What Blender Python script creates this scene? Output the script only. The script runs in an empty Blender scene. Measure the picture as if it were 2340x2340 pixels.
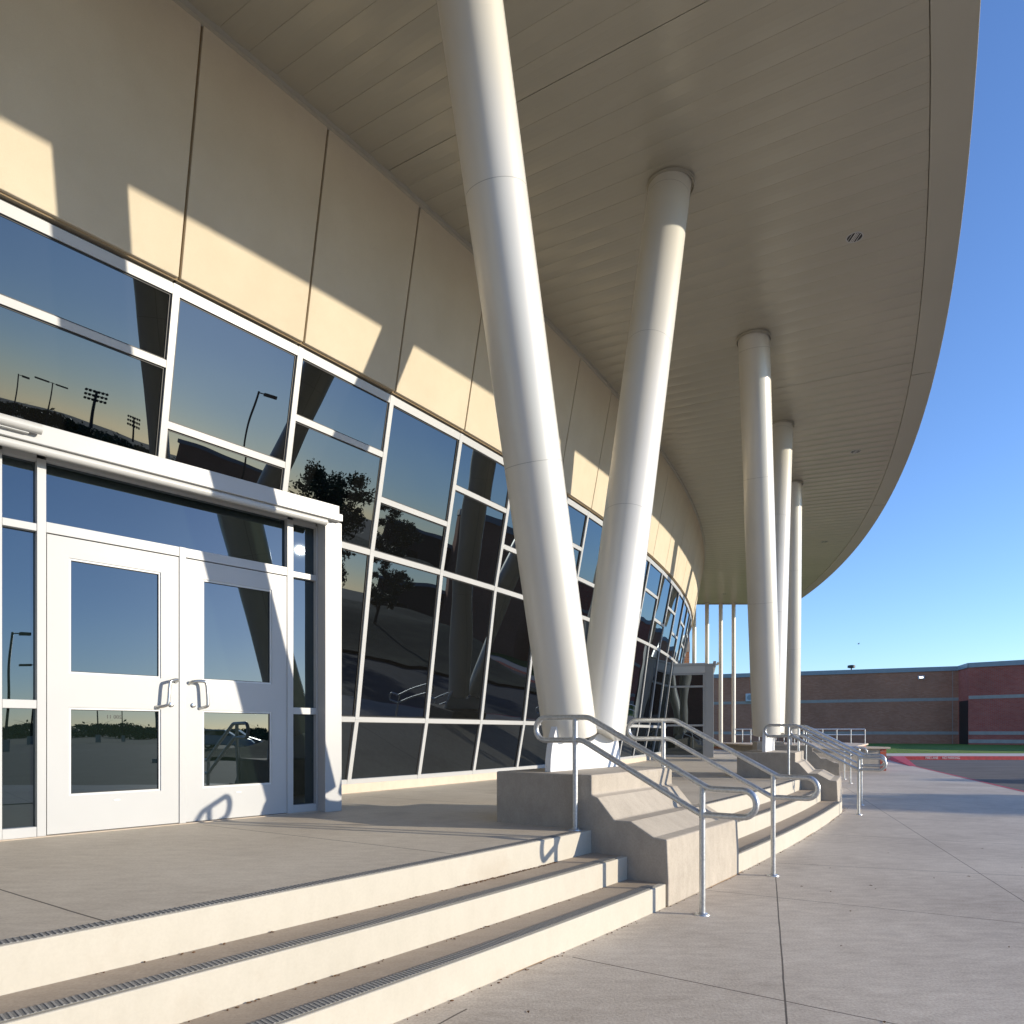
import bpy, math, random
from mathutils import Vector, Matrix, noise
random.seed(7)
SC = bpy.context.scene
COL = SC.collection
rad = math.radians

# ------------------------------------------------------------------ camera, sky, sun, exposure
cam_d = bpy.data.cameras.new('camera'); cam = bpy.data.objects.new('camera', cam_d); COL.objects.link(cam)
cam_d.sensor_width = 36.0; cam_d.lens = 36.0*1650/2340; cam_d.shift_y = 504/2340
cam_d.clip_start = 0.05; cam_d.clip_end = 5000
cam.location = (0, 0, 1.225); cam.rotation_euler = (rad(90), 0, 0)
SC.camera = cam
SUN_EL, SUN_X, SUN_Y = 13.6, .9839, -.1788
world = bpy.data.worlds.new('World'); SC.world = world; world.use_nodes = True
wn = world.node_tree.nodes; wl = world.node_tree.links
for n in list(wn): wn.remove(n)
sky = wn.new('ShaderNodeTexSky'); sky.sky_type = 'NISHITA'; sky.sun_disc = False
sky.sun_elevation = rad(SUN_EL); sky.sun_rotation = math.atan2(SUN_X, SUN_Y)
sky.air_density = .95; sky.dust_density = .15; sky.ozone_density = 3.0
bg = wn.new('ShaderNodeBackground'); bg.inputs['Strength'].default_value = .15
out = wn.new('ShaderNodeOutputWorld')
grade = wn.new('ShaderNodeMixRGB'); grade.blend_type = 'MULTIPLY'; grade.inputs[0].default_value = 1; grade.inputs[2].default_value = (.72, .80, 1.0, 1)
wl.new(sky.outputs[0], grade.inputs[1]); wl.new(grade.outputs[0], bg.inputs['Color']); wl.new(bg.outputs[0], out.inputs['Surface'])
sd = bpy.data.lights.new('sun', 'SUN'); sd.energy = 3.1; sd.angle = rad(.55); sd.color = (1, .895, .73)
so = bpy.data.objects.new('sun', sd); COL.objects.link(so)
ce = math.cos(rad(SUN_EL))
sdir = Vector((SUN_X*ce, SUN_Y*ce, math.sin(rad(SUN_EL))))
so.rotation_euler = sdir.to_track_quat('Z', 'Y').to_euler(); so.location = (20, -5, 30)
SC.view_settings.view_transform = 'Standard'; SC.view_settings.look = 'None'
SC.view_settings.exposure = 0.9; SC.view_settings.gamma = 1.0
try:
    SC.cycles.max_bounces = 8; SC.cycles.glossy_bounces = 4; SC.cycles.diffuse_bounces = 5
except Exception: pass

# ------------------------------------------------------------------ materials
def new_mat(name):
    m = bpy.data.materials.new(name); m.use_nodes = True
    nt = m.node_tree; b = nt.nodes['Principled BSDF']
    return m, nt, b
def val(nt, v):
    n = nt.nodes.new('ShaderNodeValue'); n.outputs[0].default_value = v; return n.outputs[0]
def mth(nt, op, a, b=None, c=None):
    n = nt.nodes.new('ShaderNodeMath'); n.operation = op
    for i, x in enumerate((a, b, c)):
        if x is None: continue
        if isinstance(x, (int, float)): n.inputs[i].default_value = x
        else: nt.links.new(x, n.inputs[i])
    return n.outputs[0]
def noi(nt, scale, detail=4, rough=.55, vec=None, stretch=None):
    n = nt.nodes.new('ShaderNodeTexNoise'); n.inputs['Scale'].default_value = scale
    n.inputs['Detail'].default_value = detail; n.inputs['Roughness'].default_value = rough
    if vec is None:
        g = nt.nodes.new('ShaderNodeNewGeometry'); vec = g.outputs['Position']
    if stretch:
        mp = nt.nodes.new('ShaderNodeMapping'); mp.inputs['Scale'].default_value = stretch
        nt.links.new(vec, mp.inputs['Vector']); vec = mp.outputs[0]
    nt.links.new(vec, n.inputs['Vector'])
    return n.outputs['Fac']
def ramp(nt, fac, stops):
    r = nt.nodes.new('ShaderNodeValToRGB'); cr = r.color_ramp
    while len(cr.elements) > 1: cr.elements.remove(cr.elements[0])
    cr.elements[0].position = stops[0][0]; cr.elements[0].color = (*stops[0][1], 1)
    for p, c in stops[1:]:
        e = cr.elements.new(p); e.color = (*c, 1)
    nt.links.new(fac, r.inputs[0]); return r.outputs[0]
def mixc(nt, fac, a, b, mode='MIX'):
    n = nt.nodes.new('ShaderNodeMixRGB'); n.blend_type = mode
    for i, x in ((0, fac), (1, a), (2, b)):
        if isinstance(x, (int, float)): n.inputs[i].default_value = x
        elif isinstance(x, tuple): n.inputs[i].default_value = (*x, 1)
        else: nt.links.new(x, n.inputs[i])
    return n.outputs[0]
def bump(nt, b, h, strength, dist, prev=None):
    n = nt.nodes.new('ShaderNodeBump'); n.inputs['Strength'].default_value = strength
    n.inputs['Distance'].default_value = dist; nt.links.new(h, n.inputs['Height'])
    if prev: nt.links.new(prev, n.inputs['Normal'])
    nt.links.new(n.outputs[0], b.inputs['Normal']); return n.outputs[0]
def simple(name, col, rough=.5, metal=0., var=.06, vscale=2.5, bscale=0, bstr=0, bdist=.002, spec=.5, stretch=None, coat=0):
    m, nt, b = new_mat(name)
    lo = tuple(c*(1-var) for c in col); hi = tuple(min(1, c*(1+var)) for c in col)
    f = noi(nt, vscale, 5, .6, stretch=stretch)
    nt.links.new(ramp(nt, f, [(.3, lo), (.7, hi)]), b.inputs['Base Color'])
    b.inputs['Roughness'].default_value = rough; b.inputs['Metallic'].default_value = metal
    b.inputs['Specular IOR Level'].default_value = spec; b.inputs['Coat Weight'].default_value = coat
    if bscale: bump(nt, b, noi(nt, bscale, 3, .6), bstr, bdist)
    return m
def line_mask(nt, segs, wob=.004):
    """0..1 mask of thin sawn joints laid out in plan as world-space segments"""
    g = nt.nodes.new('ShaderNodeNewGeometry'); s = nt.nodes.new('ShaderNodeSeparateXYZ')
    nt.links.new(g.outputs['Position'], s.inputs[0]); X, Y = s.outputs[0], s.outputs[1]
    w = mth(nt, 'MULTIPLY', mth(nt, 'SUBTRACT', noi(nt, 3, 3), .5), wob*2)
    tot = None
    for (x0, y0, x1, y1, hw) in segs:
        L = math.hypot(x1-x0, y1-y0); dx, dy = (x1-x0)/L, (y1-y0)/L
        nx, ny = -dy, dx
        d = mth(nt, 'MULTIPLY_ADD', X, nx, -(x0*nx+y0*ny)); d = mth(nt, 'MULTIPLY_ADD', Y, ny, d)
        d = mth(nt, 'ABSOLUTE', mth(nt, 'ADD', d, w))
        t = mth(nt, 'MULTIPLY_ADD', X, dx, -(x0*dx+y0*dy)); t = mth(nt, 'MULTIPLY_ADD', Y, dy, t)
        k = mth(nt, 'LESS_THAN', d, hw)
        k = mth(nt, 'MULTIPLY', k, mth(nt, 'GREATER_THAN', t, 0)); k = mth(nt, 'MULTIPLY', k, mth(nt, 'LESS_THAN', t, L))
        tot = k if tot is None else mth(nt, 'MAXIMUM', tot, k)
    return tot
def concrete(name, lo, hi, segs=None, rough=.85, speck=0., bstr=.25, bscale=120, tint=None, stain=None):
    m, nt, b = new_mat(name)
    f1 = noi(nt, .7, 6, .62); f2 = noi(nt, 6, 5, .6, stretch=(1, 2.6, 1)); f3 = noi(nt, 75, 3, .6)
    f4 = noi(nt, .16, 4, .6, stretch=(1, 2.2, 1))
    f = mth(nt, 'ADD', mth(nt, 'ADD', mth(nt, 'MULTIPLY', f1, .38), mth(nt, 'MULTIPLY', f2, .32)), mth(nt, 'MULTIPLY', f4, .30))
    c = ramp(nt, f, [(.36, lo), (.64, hi)])
    if speck: c = mixc(nt, speck, c, ramp(nt, f3, [(.35, (.35, .32, .30)), (.5, (.5, .5, .5)), (.68, (.66, .66, .64))]), 'OVERLAY')
    if stain:
        sf = noi(nt, 1.1, 5, .7); c = mixc(nt, ramp(nt, sf, [(.56, (0, 0, 0)), (.72, (.35, .35, .35))]), c, stain)
    h = noi(nt, bscale, 3, .6)
    if segs:
        k = line_mask(nt, segs); c = mixc(nt, mth(nt, 'MULTIPLY', k, .86), c, (.055, .045, .038))
        h = mth(nt, 'SUBTRACT', h, mth(nt, 'MULTIPLY', k, 3))
    nt.links.new(c, b.inputs['Base Color']); b.inputs['Roughness'].default_value = rough
    b.inputs['Specular IOR Level'].default_value = .3
    bump(nt, b, h, bstr, .003)
    return m

# radial / tangential sawn joints of the forecourt
PJ = [(.9, 5.95, 9.5, 1.23, .0045), (.33, 3.94, 8.0, -1.48, .0045), (2.28, 6.25, -.6, -1.98, .0045), (3.1, 3.45, 7.4, 16.0, .004)]
for (x, y, a) in [(2.5, 6.78, -18), (3.75, 8.75, -26), (4.85, 10.6, -25), (5.85, 12.5, -24), (6.75, 14.5, -22), (7.5, 16.7, -20), (8.1, 19, -18), (8.9, 21.2, -17)]:
    PJ.append((x, y, x+9*math.cos(rad(a)), y+9*math.sin(rad(a)), .005))
PJ += [(7.4, 16.0, 9.0, 24, .005), (-.2, 3.2, -4.5, -3.4, .005)]
FJ = []
for i, (x, y) in enumerate([(-4.05, 1.75), (-3.25, 3.98), (-2.46, 5.75), (-1.75, 8.35), (-.3, 10.2), (.9, 12.1), (1.9, 14.2), (2.9, 16.5), (3.7, 19.0), (4.4, 21.6), (5.0, 24.4)]):
    a = -37+i*1.9
    FJ.append((x, y, x+6*math.cos(rad(a)), y+6*math.sin(rad(a)), .005))

M = {}
M['pavement'] = concrete('broom_concrete', (.385, .325, .26), (.65, .58, .485), PJ, rough=.62, speck=.45, bstr=.4, bscale=70, stain=(.27, .22, .18))
M['floor'] = concrete('platform_concrete', (.42, .36, .285), (.60, .535, .435), FJ, rough=.65, speck=.25, bstr=.12, stain=(.3, .24, .18))
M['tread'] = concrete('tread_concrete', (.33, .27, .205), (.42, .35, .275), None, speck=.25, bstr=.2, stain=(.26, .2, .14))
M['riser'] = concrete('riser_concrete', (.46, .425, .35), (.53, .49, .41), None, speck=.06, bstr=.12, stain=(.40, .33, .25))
M['block'] = concrete('pedestal_concrete', (.345, .305, .25), (.49, .435, .36), None, speck=.18, bstr=.2, bscale=50, stain=(.25, .215, .17))
M['curb'] = concrete('curb_concrete', (.50, .42, .33), (.6, .51, .41), None)
M['kerbside'] = concrete('sidewalk_concrete', (.45, .4, .36), (.55, .5, .45), None)
def stucco():
    m, nt, b = new_mat('tan_stucco')
    f = noi(nt, 1.3, 6, .65); g = noi(nt, 260, 2, .5)
    c = ramp(nt, f, [(.3, (.54, .465, .345)), (.7, (.60, .525, .40))])
    c = mixc(nt, .25, c, ramp(nt, g, [(.35, (.42, .42, .42)), (.65, (.58, .58, .58))]), 'OVERLAY')
    nt.links.new(c, b.inputs['Base Color']); b.inputs['Roughness'].default_value = .9
    b.inputs['Specular IOR Level'].default_value = .2
    bump(nt, b, g, .35, .002); return m
M['stucco'] = stucco()
M['joint'] = simple('joint_sealant', (.27, .19, .10), .8)
def painted(name, col, rough, spec=.5, ripple=0, coat=0, metal=0.):
    m, nt, b = new_mat(name); b.inputs['Metallic'].default_value = metal
    f = noi(nt, .9, 4, .6)
    nt.links.new(ramp(nt, f, [(.3, tuple(c*.96 for c in col)), (.7, tuple(min(1, c*1.03) for c in col))]), b.inputs['Base Color'])
    r = mth(nt, 'MULTIPLY_ADD', noi(nt, 2, 4, .6), .06, rough-.03)
    nt.links.new(r, b.inputs['Roughness']); b.inputs['Specular IOR Level'].default_value = spec
    b.inputs['Coat Weight'].default_value = coat
    if ripple: bump(nt, b, noi(nt, 1.6, 2, .4), ripple, .01)
    return m
M['white'] = painted('white_painted_aluminium', (.44, .445, .44), .38)
M['door_white'] = painted('white_door_paint', (.435, .44, .435), .42)
M['column'] = painted('cream_metal_cladding', (.69, .66, .58), .33, .6, .05, 0, .15)
M['seam'] = simple('cladding_seam', (.36, .345, .30), .6)
M['plate'] = painted('white_steel_plate', (.72, .73, .73), .45)
M['soffit'] = painted('beige_metal_soffit', (.41, .38, .305), .30, .5, 0, 0, .2)
M['band'] = painted('beige_edge_band', (.41, .385, .32), .38, .5)
M['dark'] = simple('black_gasket', (.012, .012, .012), .5)
M['steel'] = simple('brushed_steel', (.62, .62, .60), .28, 1.0, .05, 20)
M['pipe_grey'] = painted('silver_grey_paint', (.50, .50, .48), .35, .5)
M['grey_frame'] = painted('grey_white_frame', (.6, .61, .6), .4)  # one even grey-white paint for beads, brackets, head panels and wall boxes
def galv():
    m, nt, b = new_mat('galvanised_steel')
    v = nt.nodes.new('ShaderNodeTexVoronoi'); v.inputs['Scale'].default_value = 60
    g = nt.nodes.new('ShaderNodeNewGeometry'); nt.links.new(g.outputs['Position'], v.inputs['Vector'])
    f = noi(nt, 22, 5, .7)
    a = mth(nt, 'ADD', mth(nt, 'MULTIPLY', v.outputs['Distance'], .5), mth(nt, 'MULTIPLY', f, .6))
    nt.links.new(ramp(nt, a, [(.25, (.42, .44, .45)), (.5, (.52, .54, .55)), (.75, (.60, .61, .61))]), b.inputs['Base Color'])
    b.inputs['Metallic'].default_value = .8
    nt.links.new(mth(nt, 'MULTIPLY_ADD', f, .35, .22), b.inputs['Roughness'])
    bump(nt, b, f, .15, .002); return m
M['galv'] = galv()
def glass(name, dark, tint, base, f0=.13):
    m, nt, b = new_mat(name)
    nt.nodes.remove(b); o = nt.nodes['Material Output']
    d = nt.nodes.new('ShaderNodeBsdfDiffuse'); d.inputs[0].default_value = (*dark, 1)
    g = nt.nodes.new('ShaderNodeBsdfGlossy'); g.inputs['Color'].default_value = (*tint, 1); g.inputs['Roughness'].default_value = .006
    fr = nt.nodes.new('ShaderNodeFresnel'); fr.inputs['IOR'].default_value = 1.5
    bp = nt.nodes.new('ShaderNodeBump'); bp.inputs['Strength'].default_value = .22; bp.inputs['Distance'].default_value = .02
    nt.links.new(noi(nt, 1.1, 1, .3), bp.inputs['Height'])
    nt.links.new(bp.outputs[0], g.inputs['Normal'])
    k = mth(nt, 'MULTIPLY_ADD', fr.outputs[0], 1.0, f0)
    mx = nt.nodes.new('ShaderNodeMixShader'); nt.links.new(k, mx.inputs[0]); nt.links.new(d.outputs[0], mx.inputs[1]); nt.links.new(g.outputs[0], mx.inputs[2])
    # dust and water spots
    sp = noi(nt, 75, 3, .8); dust = ramp(nt, sp, [(.71, (0, 0, 0)), (.80, (.22, .22, .22))])
    dd = nt.nodes.new('ShaderNodeBsdfDiffuse'); dd.inputs[0].default_value = (.5, .46, .4, 1)
    mx2 = nt.nodes.new('ShaderNodeMixShader'); nt.links.new(dust, mx2.inputs[0]); nt.links.new(mx.outputs[0], mx2.inputs[1]); nt.links.new(dd.outputs[0], mx2.inputs[2])
    nt.links.new(mx2.outputs[0], o.inputs['Surface']); return m
M['glass'] = glass('tinted_reflective_glass', (.004, .004, .004), (.72, .86, 1.0), 0, .06)
M['door_glass'] = glass('door_glass', (.006, .010, .008), (.75, .88, 1.0), 0, .09)
def nosing():
    return simple('abrasive_nosing', (.20, .195, .18), .8, 0, .25, 180, 200, .6, .002)
M['nosing'] = nosing(); M['nosing_rib'] = simple('nosing_rib', (.30, .29, .27), .6, 0, .2, 90)
def asphalt():
    m, nt, b = new_mat('asphalt')
    f = noi(nt, .35, 6, .65, stretch=(1, 3, 1)); g = noi(nt, 120, 2, .5)
    c = ramp(nt, f, [(.3, (.06, .054, .048)), (.7, (.125, .11, .10))])
    c = mixc(nt, .4, c, g, 'OVERLAY')
    nt.links.new(c, b.inputs['Base Color']); b.inputs['Roughness'].default_value = .85
    bump(nt, b, g, .5, .004); return m
M['asphalt'] = asphalt()
M['red'] = simple('red_kerb_paint', (.48, .035, .045), .6, 0, .25, 9)
M['redline'] = M['red']
M['white_line'] = simple('white_line_paint', (.72, .70, .66), .7, 0, .1)
def brick(name, a, b_, mortar, scale=1.0):
    m, nt, b = new_mat(name)
    g = nt.nodes.new('ShaderNodeTexCoord')
    br = nt.nodes.new('ShaderNodeTexBrick')
    br.inputs['Color1'].default_value = (*a, 1); br.inputs['Color2'].default_value = (*b_, 1); br.inputs['Mortar'].default_value = (*mortar, 1)
    br.inputs['Scale'].default_value = 1.0; br.inputs['Brick Width'].default_value = .30; br.inputs['Row Height'].default_value = .105
    br.inputs['Mortar Size'].default_value = .011; br.inputs['Bias'].default_value = -.1
    nt.links.new(g.outputs['UV'], br.inputs['Vector'])
    c = mixc(nt, .35, br.outputs['Color'], noi(nt, .35, 5, .6), 'OVERLAY')
    nt.links.new(c, b.inputs['Base Color']); b.inputs['Roughness'].default_value = .9
    b.inputs['Specular IOR Level'].default_value = .2
    bump(nt, b, br.outputs['Fac'], -.4, .01); return m
M['brick_brown'] = brick('brown_brick', (.47, .19, .105), (.54, .24, .145), (.36, .21, .14))
M['brick_red'] = brick('red_brick', (.44, .09, .055), (.50, .13, .08), (.30, .2, .18))
M['brick_umber'] = brick('umber_brick', (.12, .07, .045), (.16, .09, .06), (.15, .11, .08))
M['brick_orange'] = brick('orange_brick', (.36, .15, .075), (.45, .2, .10), (.42, .33, .25))
M['cast'] = simple('cast_stone_band', (.40, .345, .29), .8, 0, .1)
M['coping'] = simple('metal_coping', (.30, .33, .34), .45)
def grass_m():
    m, nt, b = new_mat('grass')
    f = noi(nt, .5, 6, .7); g = noi(nt, 40, 3, .6)
    c = ramp(nt, f, [(.3, (.08, .15, .01)), (.6, (.14, .23, .015)), (.75, (.24, .28, .035))])
    c = mixc(nt, .6, c, g, 'OVERLAY'); nt.links.new(c, b.inputs['Base Color']); b.inputs['Roughness'].default_value = .9
    bump(nt, b, g, 1.0, .05); return m
M['grass'] = grass_m()
M['dry_grass'] = simple('dry_grass', (.085, .08, .035), .95, 0, .6, .6, 30, .8, .04)
M['earth'] = simple('dry_ground', (.16, .135, .09), .95, 0, .35, .12)
M['bark'] = simple('bark', (.09, .07, .05), .95, 0, .3, 12, 30, .8, .01)
def leaf(name, a, b2):
    m, nt, b = new_mat(name)
    oi = nt.nodes.new('ShaderNodeNewGeometry')
    c = ramp(nt, oi.outputs['Random Per Island'], [(0, a), (1, b2)])
    nt.links.new(c, b.inputs['Base Color']); b.inputs['Roughness'].default_value = .6
    b.inputs['Specular IOR Level'].default_value = .3; return m
M['leaf'] = leaf('dark_leaves', (.025, .05, .012), (.08, .12, .03))
M['leaf2'] = leaf('olive_leaves', (.04, .06, .02), (.11, .13, .05))
M['lampblack'] = simple('dark_bronze_paint', (.03, .028, .026), .5)
M['text_white'] = simple('stencil_white', (.78, .75, .74), .7)
M['sand'] = simple('rusty_sand', (.42, .27, .15), .95, 0, .3, 20)
M['litter'] = simple('dry_leaf_litter', (.12, .06, .025), .9, 0, .4, 50)

# ------------------------------------------------------------------ mesh helpers
class MB:
    def __init__(s): s.v = []; s.f = []; s.uv = {}
    def quad(s, *p):
        i = len(s.v); s.v += [tuple(q) for q in p]; s.f.append(tuple(range(i, i+len(p))))
    def box(s, x0, x1, y0, y1, z0, z1):
        i = len(s.v)
        s.v += [(x0, y0, z0), (x1, y0, z0), (x1, y1, z0), (x0, y1, z0), (x0, y0, z1), (x1, y0, z1), (x1, y1, z1), (x0, y1, z1)]
        s.f += [(i, i+3, i+2, i+1), (i+4, i+5, i+6, i+7), (i, i+1, i+5, i+4), (i+1, i+2, i+6, i+5), (i+2, i+3, i+7, i+6), (i+3, i, i+4, i+7)]
    def beam(s, a, b, n, w, d0, d1):
        a, b, n = Vector(a), Vector(b), Vector(n).normalized()
        t = (b-a).normalized(); n = (n-n.dot(t)*t).normalized(); sd_ = t.cross(n)*(w/2)
        i = len(s.v)
        for p in (a, b):
            for q in (p-sd_+n*d0, p+sd_+n*d0, p+sd_+n*d1, p-sd_+n*d1): s.v.append(tuple(q))
        s.f += [(i, i+1, i+2, i+3), (i+7, i+6, i+5, i+4), (i, i+4, i+5, i+1), (i+1, i+5, i+6, i+2), (i+2, i+6, i+7, i+3), (i+3, i+7, i+4, i)]
    def prism(s, poly, z0, z1):
        n = len(poly); i = len(s.v)
        s.v += [(x, y, z0) for x, y in poly]+[(x, y, z1) for x, y in poly]
        s.f.append(tuple(range(i+n-1, i-1, -1))); s.f.append(tuple(range(i+n, i+2*n)))
        for k in range(n): s.f.append((i+k, i+(k+1) % n, i+n+(k+1) % n, i+n+k))
    def strip(s, outer, inner, z0, z1):
        n = len(outer); i = len(s.v)
        for (x, y), (x2, y2) in zip(outer, inner): s.v += [(x, y, z0), (x, y, z1), (x2, y2, z1), (x2, y2, z0)]
        for k in range(n-1):
            a, b = i+4*k, i+4*k+4
            for j in range(4): s.f.append((a+j, a+(j+1) % 4, b+(j+1) % 4, b+j))
        s.f.append((i+3, i+2, i+1, i)); e = i+4*(n-1); s.f.append((e, e+1, e+2, e+3))
    def extrude(s, pts, off):
        """planar 3-D polygon pts extruded by vector off"""
        n = len(pts); i = len(s.v); off = Vector(off)
        s.v += [tuple(p) for p in pts]+[tuple(Vector(p)+off) for p in pts]
        s.f.append(tuple(range(i+n-1, i-1, -1))); s.f.append(tuple(range(i+n, i+2*n)))
        for k in range(n): s.f.append((i+k, i+(k+1) % n, i+n+(k+1) % n, i+n+k))
    def tube(s, path, r, seg=12, closed=False, caps=True):
        P = [Vector(p) for p in path]; n = len(P); rings = []
        rr = r if isinstance(r, (list, tuple)) else [r]*n
        prev = None
        for k in range(n):
            if closed: t = (P[(k+1) % n]-P[k-1]).normalized()
            else: t = (P[min(k+1, n-1)]-P[max(k-1, 0)]).normalized()
            if prev is None:
                u = t.orthogonal().normalized()
            else:
                u = (prev-prev.dot(t)*t).normalized()
            prev = u; w = t.cross(u); i = len(s.v); rings.append(i)
            # widen at bends so that the tube keeps its radius
            for j in range(seg):
                a = 2*math.pi*j/seg
                s.v.append(tuple(P[k]+(u*math.cos(a)+w*math.sin(a))*rr[k]))
        m = n if closed else n-1
        for k in range(m):
            a, b = rings[k], rings[(k+1) % n]
            off = 0
            if closed and k == n-1:
                va = Vector(s.v[a]); off = min(range(seg), key=lambda o: (Vector(s.v[b+o])-va).length)
            for j in range(seg):
                s.f.append((a+j, a+(j+1) % seg, b+(j+1+off) % seg, b+(j+off) % seg))
        if caps and not closed:
            s.f.append(tuple(rings[0]+j for j in range(seg-1, -1, -1))); s.f.append(tuple(rings[-1]+j for j in range(seg)))
    def ico(s, c, r, jit=.0):
        n1 = 8; n2 = 6; i = len(s.v); c = Vector(c)
        for a in range(n2+1):
            th = math.pi*a/n2
            for b in range(n1):
                ph = 2*math.pi*b/n1; k = r*(1+random.uniform(-jit, jit))
                s.v.append(tuple(c+Vector((math.sin(th)*math.cos(ph), math.sin(th)*math.sin(ph), math.cos(th)))*k))
        for a in range(n2):
            for b in range(n1):
                s.f.append((i+a*n1+b, i+(a+1)*n1+b, i+(a+1)*n1+(b+1) % n1, i+a*n1+(b+1) % n1))
    def build(s, name, m, parent=None, smooth=False, bevel=0, uvscale=None, seg=2):
        me = bpy.data.meshes.new(name); me.from_pydata(s.v, [], s.f); me.update()
        o = bpy.data.objects.new(name, me); COL.objects.link(o)
        me.materials.append(M[m] if isinstance(m, str) else m)
        if uvscale:
            uvl = me.uv_layers.new(name='uv')
            for p in me.polygons:
                nrm = p.normal
                for li in p.loop_indices:
                    co = me.vertices[me.loops[li].vertex_index].co
                    if abs(nrm.z) > .7: uv = (co.x, co.y)
                    else:
                        t = Vector((-nrm.y, nrm.x, 0)); t = t.normalized() if t.length > 1e-4 else Vector((1, 0, 0))
                        uv = (co.dot(t), co.z)
                    uvl.data[li].uv = uv
        if smooth:
            for p in me.polygons: p.use_smooth = True
            if isinstance(smooth, (int, float)) and smooth is not True:
                try: me.set_sharp_from_angle(angle=rad(smooth))
                except Exception: pass
        if bevel:
            b = o.modifiers.new('bevel', 'BEVEL'); b.width = bevel; b.segments = seg; b.limit_method = 'ANGLE'; b.angle_limit = rad(40)
        if parent: o.parent = parent
        return o
def empty(name, loc=(0, 0, 0), rz=0.):
    o = bpy.data.objects.new(name, None); COL.objects.link(o); o.location = loc; o.rotation_euler = (0, 0, rz); o.empty_display_size = .2
    return o
def tag(o, label=None, cat=None, group=None, kind=None):
    if label: o['label'] = label
    if cat: o['category'] = cat
    if group: o['group'] = group
    if kind: o['kind'] = kind
    return o
def copy_tree(o, parent=None):
    kids = [c for c in bpy.data.objects if c.parent == o]
    c = o.copy(); COL.objects.link(c)
    if parent is not None: c.parent = parent
    for ch in kids: copy_tree(ch, c)
    return c
def structure(name, mb, m, **k):
    return tag(mb.build(name, m, **k), kind='structure')

PZ = .49                         # platform level
def pol(c, r, deg): return (c[0]+r*math.cos(rad(deg)), c[1]+r*math.sin(rad(deg)))

# ------------------------------------------------------------------ ground, road, pavement
g = MB(); g.quad((-900, -900, -.05), (900, -900, -.05), (900, 900, -.05), (-900, 900, -.05)); structure('ground', g, 'earth')
g = MB(); g.quad((4, -70, -.012), (75, -70, -.012), (75, 32.7, -.012), (4, 32.7, -.012)); structure('asphalt_drive', g, 'asphalt')
EDGE = [(9.2, -70), (9.2, 6), (9.6, 11.5), (10.7, 15.1), (14.62, 26.1), (17.4, 32.7), (17.4, 37)]
g = MB(); g.prism([(-30, -70)]+EDGE+[(-12, 37)], -.3, 0); structure('pavement', g, 'pavement')
g = MB()
for i in range(2, 4):
    a, b = Vector((*EDGE[i], 0)), Vector((*EDGE[i+1], 0)); t = (b-a).normalized(); n = Vector((t.y, -t.x, 0))
    if i == 3: b = a+t*(b-a).length
    g.quad(a-n*.085+Vector((0, 0, .004)), a+n*.005+Vector((0, 0, .004)), b+n*.005+Vector((0, 0, .004)), b-n*.085+Vector((0, 0, .004)))
structure('red_edge_line', g, 'red')
# raised kerb beyond the drive, with a flared end
g = MB(); g.box(17.4, 75, 32.7, 32.95, -.05, .15); structure('red_kerb', g, 'red')
g = MB()
g.v = [(14.5, 26.3, .006), (14.72, 26.3, .006), (17.75, 32.68, .006), (17.0, 32.68, .006), (17.75, 32.68, .15), (17.15, 32.68, .15)]
g.f = [(0, 1, 4, 5), (0, 5, 3), (1, 2, 4), (2, 3, 5, 4)]
structure('flared_kerb_end', g, 'red')
g = MB(); g.box(17.45, 75, 32.955, 37.3, -.05, .148); structure('sidewalk', g, 'kerbside')
g = MB(); g.prism([(-12, 37.31), (75, 37.31), (75, 90), (-12, 90)], -.04, .15); structure('lawn', g, 'grass')
g = MB(); NX, NY = 40, 26
for j in range(NY+1):
    for i in range(NX+1):
        x = 23+52*i/NX; y = -3.5+31.5*j/NY
        e = min(1, (x-23)/16, (y+3.5)/5, (28-y)/5, (75-x)/5); e = max(0, e); e = e*e*(3-2*e)
        g.v.append((x, y, .13+e*(1.7+.7*noise.noise(Vector((x*.08, y*.1, 0))))))
for j in range(NY):
    for i in range(NX):
        p = j*(NX+1)+i; g.f.append((p, p+1, p+NX+2, p+NX+1))
tag(g.build('parking_island_mound', 'dry_grass', smooth=True), kind='structure')
g = MB(); g.box(22.75, 75, -3.8, -3.5, -.04, .15); structure('island_kerb', g, 'kerbside')
# painted bay lines of the car park
g = MB()
for i in range(14):
    x = 14+i*2.8; g.quad((x, -22, -.006), (x+.12, -22, -.006), (x+.12, -17, -.006), (x, -17, -.006))
for i in range(14):
    x = 14+i*2.8; g.quad((x, -45, -.006), (x+.12, -45, -.006), (x+.12, -35, -.006), (x, -35, -.006))
structure('parking_bay_lines', g, 'white_line')

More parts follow.
